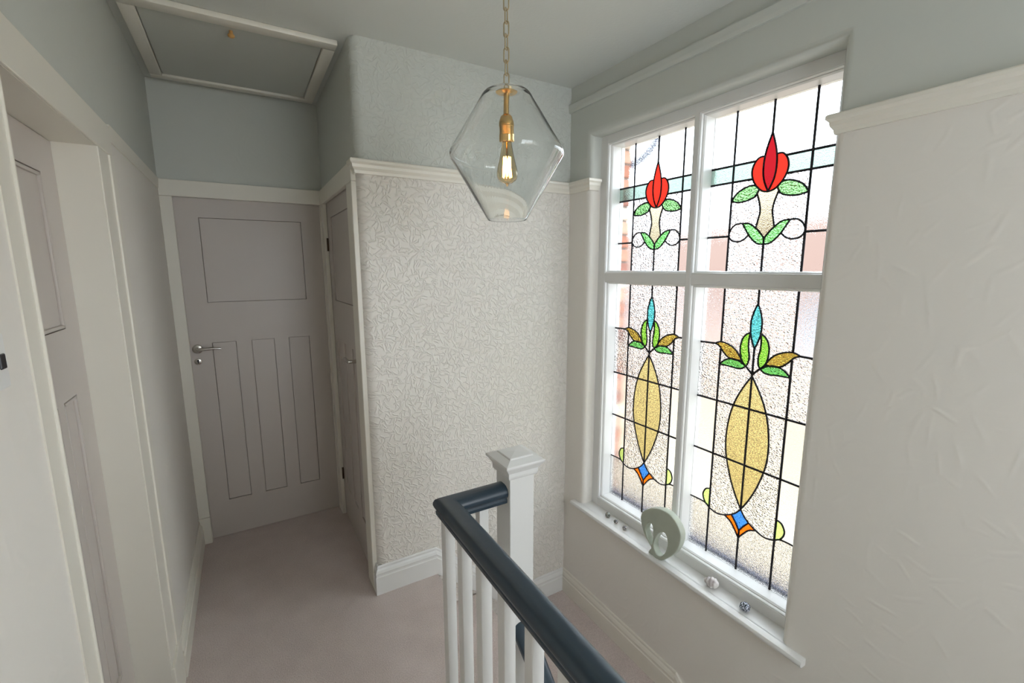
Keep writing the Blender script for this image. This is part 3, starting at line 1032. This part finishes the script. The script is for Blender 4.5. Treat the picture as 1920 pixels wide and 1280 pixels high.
# banded shell / pebble
sh = empty('sea_shell', (1.185, -1.005, SZ), 'pale banded sea shell lying on the sill beside the sculpture', 'shell')
b = MB()
NS, NR = 40, 26
rings = []
ax = Vector((-0.25, 0.97, 0)).normalized()
side = Vector((ax.y, -ax.x, 0))
for i in range(NS + 1):
    t = i / NS
    r = 0.0275 * (math.sin(math.pi * t) ** 0.55 if 0 < t < 1 else 0.0) * (1.0 - 0.25 * t)
    r = max(r, 0.0006)
    ce = Vector((1.185, -1.005, SZ + 0.0215)) + ax * (t - 0.45) * 0.062
    ring = []
    for j in range(NR):
        an = 2 * math.pi * j / NR
        sp = 1 + 0.07 * math.sin(2 * math.pi * (t * 4.0) + an)
        ring.append(ce + side * math.cos(an) * r * sp * 1.05 + Vector((0, 0, 1)) * math.sin(an) * r * sp * 0.86)
    rings.append(ring)
b.loft(rings)
b.build('shell_body', 'shell', sh, smooth=True)

# pierced stone sculpture
outl = [(-0.635, 0.373), (-0.644, 0.403), (-0.672, 0.432), (-0.714, 0.459), (-0.755, 0.473), (-0.803, 0.473), (-0.843, 0.451), (-0.868, 0.418), (-0.873, 0.387), (-0.864, 0.341), (-0.841, 0.293), (-0.805, 0.250), (-0.775, 0.222), (-0.744, 0.214), (-0.718, 0.216), (-0.696, 0.216), (-0.700, 0.234), (-0.710, 0.252), (-0.694, 0.267), (-0.666, 0.295), (-0.645, 0.334)]
h1 = [(-0.681, 0.359), (-0.698, 0.372), (-0.710, 0.362), (-0.715, 0.335), (-0.716, 0.298), (-0.711, 0.270), (-0.697, 0.280), (-0.681, 0.302), (-0.672, 0.328)]
h2 = [(-0.731, 0.301), (-0.744, 0.332), (-0.763, 0.356), (-0.783, 0.363), (-0.796, 0.349), (-0.800, 0.322), (-0.795, 0.289), (-0.783, 0.262), (-0.767, 0.243), (-0.746, 0.241), (-0.733, 0.257), (-0.727, 0.276)]


def grow(lp, k):
    cx = sum(p[0] for p in lp) / len(lp), sum(p[1] for p in lp) / len(lp)
    return [(cx[0] + (p[0] - cx[0]) * k, cx[1] + (p[1] - cx[1]) * k) for p in lp]


h1, h2 = grow(h1, 1.08), grow(h2, 1.08)


def sculpture():
    vs, es = [], []
    for lp in (outl, h1, h2):
        sm = smooth(lp + [lp[0]], 4)[:-1]
        b_ = len(vs)
        vs.extend(Vector(p) for p in sm)
        es.extend((b_ + i, b_ + (i + 1) % len(sm)) for i in range(len(sm)))
    V, E, F, ov, oe, of = delaunay_2d_cdt(vs, es, [], 0, 1e-5)

    def pin(p, poly):
        r_ = False
        for i in range(len(poly)):
            a_, b_ = poly[i], poly[i - 1]
            if (a_[1] > p[1]) != (b_[1] > p[1]) and p[0] < (b_[0] - a_[0]) * (p[1] - a_[1]) / (b_[1] - a_[1]) + a_[0]:
                r_ = not r_
        return r_
    P0, P1, P2 = (smooth(q + [q[0]], 4)[:-1] for q in (outl, h1, h2))
    tris = []
    for t in F:
        cx = sum(V[i].x for i in t) / 3, sum(V[i].y for i in t) / 3
        if pin(cx, P0) and not pin(cx, P1) and not pin(cx, P2):
            tris.append(t)
    n = len(V)
    x0, x1 = 1.130, 1.166
    mb = MB()
    ff, cnt = [], {}
    for t in tris:
        ff += [tuple(t), tuple(i + n for i in reversed(t))]
        for j in range(3):
            e_ = (t[j], t[(j + 1) % 3])
            cnt.setdefault(frozenset(e_), []).append(e_)
    for e_ in cnt.values():
        if len(e_) == 1:
            a_, b_ = e_[0]
            ff.append((a_, a_ + n, b_ + n, b_))
    mb.add([(x0, v.x, v.y + 0.013) for v in V] + [(x1, v.x, v.y + 0.013) for v in V], ff)
    return mb


so = sculpture().build('stone_sculpture', 'stone', smooth=True, label='green-grey pierced stone sculpture with two oval holes standing on the sill', cat='sculpture')
md = so.modifiers.new('remesh', 'REMESH')
md.mode = 'VOXEL'
md.voxel_size = 0.0035
md.use_smooth_shade = True
ms = so.modifiers.new('smooth', 'SMOOTH')
ms.factor = 0.5
ms.iterations = 6

# ------------------------------------------------------------------ pendant lamp
LX, LY = 0.226, -0.895
lp = empty('pendant_lamp', (LX, LY, ZC), 'clear glass faceted pendant lamp with glowing filament bulb on a chain', 'pendant lamp')
cx3 = (LX, LY, 0)


def arc(pts, n=6):
    return smooth(pts, n)


outer = [(0.030, 2.0965), (0.046, 2.0960), (0.059, 2.0915), (0.070, 2.081), (0.078, 2.0675)]
outer = arc(outer, 4) + [(0.1585, 1.9385)] + arc([(0.1585, 1.9385), (0.1635, 1.929), (0.1645, 1.921), (0.1615, 1.911)], 4)[1:] + [(0.058, 1.742), (0.0565, 1.7395)]
th = 0.0028
inner = [(0.0545, 1.740), (0.0555, 1.7435), (0.1588, 1.912), (0.1617, 1.921), (0.1608, 1.9285), (0.156, 1.937), (0.0755, 2.066), (0.0675, 2.0790), (0.0575, 2.0885), (0.0455, 2.0930), (0.030, 2.0935)]
g_ = MB().lathe(outer + inner, cx3, 72)
k_ = len(outer + inner)
n_ = 72
g_.f += [((k_ - 1) * n_ + j, (k_ - 1) * n_ + (j + 1) % n_, (j + 1) % n_, j) for j in range(n_)]
g_.build('glass_shade', 'lampglass', lp, smooth=True, angle=50, label='clear blown glass shade')
MB().lathe([(0.0, 2.104), (0.010, 2.104), (0.012, 2.100), (0.029, 2.0985), (0.031, 2.096), (0.031, 2.091), (0.012, 2.089), (0.008, 2.086), (0.008, 2.030), (0.0, 2.030)], cx3, 28).build('gallery_disc', 'brass', lp, smooth=True, angle=40, label='brass disc and stem')
MB().lathe([(0.0, 2.032), (0.010, 2.031), (0.0165, 2.024), (0.0205, 2.012), (0.0215, 2.006), (0.0215, 1.998), (0.0205, 1.997), (0.0205, 1.972), (0.0215, 1.971), (0.0215, 1.963), (0.0195, 1.960), (0.0, 1.960)], cx3, 28).build('lamp_holder', 'brass', lp, smooth=True, angle=40, label='brass lamp holder')
bo = arc([(0.013, 1.962), (0.0150, 1.948), (0.0215, 1.915), (0.0285, 1.888), (0.0305, 1.872), (0.027, 1.858), (0.017, 1.8495), (0.007, 1.847), (0.004, 1.842), (0.0012, 1.839)], 4)
bi = [(max(r - 0.0012, 0.0004), z_ + (0.0012 if z_ < 1.86 else 0)) for r, z_ in reversed(bo)]
bg_ = MB().lathe(bo + bi, cx3, 32)
k_ = len(bo + bi)
bg_.f += [((k_ - 1) * 32 + j, (k_ - 1) * 32 + (j + 1) % 32, (j + 1) % 32, j) for j in range(32)]
bulb = bg_.build('bulb', 'bulbglass', lp, smooth=True, label='amber glass squirrel cage bulb')
fl = MB()
for j in range(8):
    an = 2 * math.pi * j / 8
    a2 = an + math.pi / 8
    fl.tube([(LX + 0.010 * math.cos(an), LY + 0.010 * math.sin(an), 1.918), (LX + 0.0125 * math.cos(a2), LY + 0.0125 * math.sin(a2), 1.863)], 0.0016, 6)
    a3 = an + math.pi / 4
    fl.tube([(LX + 0.0125 * math.cos(a2), LY + 0.0125 * math.sin(a2), 1.863), (LX + 0.010 * math.cos(a3), LY + 0.010 * math.sin(a3), 1.918)], 0.0016, 6)
fl.build('filament', 'filament', bulb)
MB().lathe([(0.0, 1.960), (0.003, 1.960), (0.0025, 1.900), (0.001, 1.862), (0.0, 1.862)], cx3, 10).build('filament_stem', 'chrome', bulb, smooth=True)
# chain of real links up to a ceiling rose
LK, LWd, LR = 0.040, 0.0075, 0.0019
zz = 2.103
links = []
lk0 = MB()
path = []
for i in range(10):
    t = math.pi * i / 9
    path.append((LWd * math.cos(t), 0, LK / 2 - LWd + LWd * math.sin(t)))
for i in range(10):
    t = math.pi + math.pi * i / 9
    path.append((LWd * math.cos(t), 0, -LK / 2 + LWd + LWd * math.sin(t)))
lk0.tube(path, LR, 8, closed=True)
l0 = lk0.build('chain_link', 'chain', lp, smooth=True)
pitch = LK - 4 * LR + 0.0006
n = int((ZC - 0.03 - zz) / pitch) + 1
for i in range(n):
    o = l0 if i == 0 else copy_part(l0, lp)
    o.location = (LX, LY, zz - 0.003 + LK / 2 + i * pitch)
    o.rotation_euler = (0, 0, math.radians(35 if i % 2 else 125))
MB().lathe([(0.0, ZC - 0.034), (0.008, ZC - 0.034), (0.012, ZC - 0.028), (0.040, ZC - 0.022), (0.048, ZC - 0.012), (0.050, ZC), (0.0, ZC)], cx3, 32).build('ceiling_rose', 'brass', lp, smooth=True, angle=40)

# ------------------------------------------------------------------ outside
random.seed(4)
wo = empty('wall_outside', (1.40, -0.1, 0), 'brick jambs of the house wall seen through the window edge', 'brick wall', 'structure')
o_ = MB()
o_.box(1.325, 1.425, -0.177, 0.10, -0.6, 2.6)
o_.box(1.325, 1.425, -1.62, -1.340, -0.6, 2.6)
o_.build('mortar_bed', 'mortar', wo)
bmesh_cache = {}
for sidey, (ya, yb) in enumerate(((-0.185, 0.03), (-1.55, -1.333))):
    for i in range(29):
        key = (sidey, i % 5)
        if key not in bmesh_cache:
            o = MB().box(1.322, 1.430, ya, yb, -0.0325, 0.0325, bev=0.004, seg=1).build('brick', 'brick%d' % (i % 5), wo)
            bmesh_cache[key] = o
        else:
            o = bmesh_cache[key].copy()
            COL.objects.link(o)
            o.parent = wo
            o.matrix_parent_inverse = world_inv(wo)
        o.location = (random.uniform(-0.002, 0.002), (random.uniform(-0.002, 0.002)), 0.243 + i * 0.075)
so_ = MB().box(1.327, 1.365, -1.34, -0.18, 0.19, 0.300, bev=0.004)
so_.add([(1.365, -1.40, 0.19), (1.365, -0.12, 0.19), (1.365, -0.12, 0.262), (1.365, -1.40, 0.262), (1.47, -1.40, 0.17), (1.47, -0.12, 0.17), (1.47, -0.12, 0.235), (1.47, -1.40, 0.235)],
        [(0, 1, 2, 3), (4, 7, 6, 5), (0, 4, 5, 1), (3, 2, 6, 7), (0, 3, 7, 4), (1, 5, 6, 2)])
so_.build('outer_sill', 'outsill', wo)
MB().box(1.325, 1.43, -1.60, 0.05, 2.262, 2.45).build('lintel', 'render', wo)
pp = MB()
pth = smooth([(1.72, -0.11, 2.9), (1.72, -0.108, 2.45), (1.72, -0.075, 2.33), (1.72, 0.02, 2.265), (1.72, 0.15, 2.22), (1.72, 0.28, 2.14), (1.72, 0.32, 2.0), (1.72, 0.32, ZG)], 5)
pp.tube(pth, 0.034, 14)
pp.build('downpipe', plain('blue_black_pipe', srgb(40, 52, 84), rough=0.4), smooth=True, label='dark downpipe bend outside the upper left pane', cat='pipe')

gd = MB().box(1.5, 40, -20, 30, ZG - 0.2, ZG)
gd.build('ground', 'concrete', label='pale concrete drive outside', cat='ground', kind='structure')
nh = empty('neighbour_house', (7, 3, ZG), 'blurred neighbouring house with brick wall and brown roof outside the window', 'building')
MB().box(7.0, 12.0, -4, 12, ZG, -0.7).build('render_wall', 'render', nh)
MB().box(6.98, 12.0, -4, 12, -0.7, 1.35).build('brick_wall', 'farbrick', nh)
for (ya, yb) in ((0.2, 1.7), (4.0, 5.4), (7.4, 8.8)):
    wf = MB().box(6.93, 7.0, ya, yb, -0.05, 1.25, bev=0.01).build('window', 'white', nh)
    MB().box(6.92, 6.94, ya + 0.08, (ya + yb) / 2 - 0.04, 0.03, 1.17).box(6.92, 6.94, (ya + yb) / 2 + 0.04, yb - 0.08, 0.03, 1.17).build('pane', 'winglass', wf)
rf = MB()
rf.loft([[(6.6, y_, 1.30), (9.5, y_, 2.75), (12.4, y_, 1.30), (12.4, y_, 1.22), (6.6, y_, 1.22)] for y_ in (-4.4, 12.4)])
rf.build('roof', 'rooftile', nh)
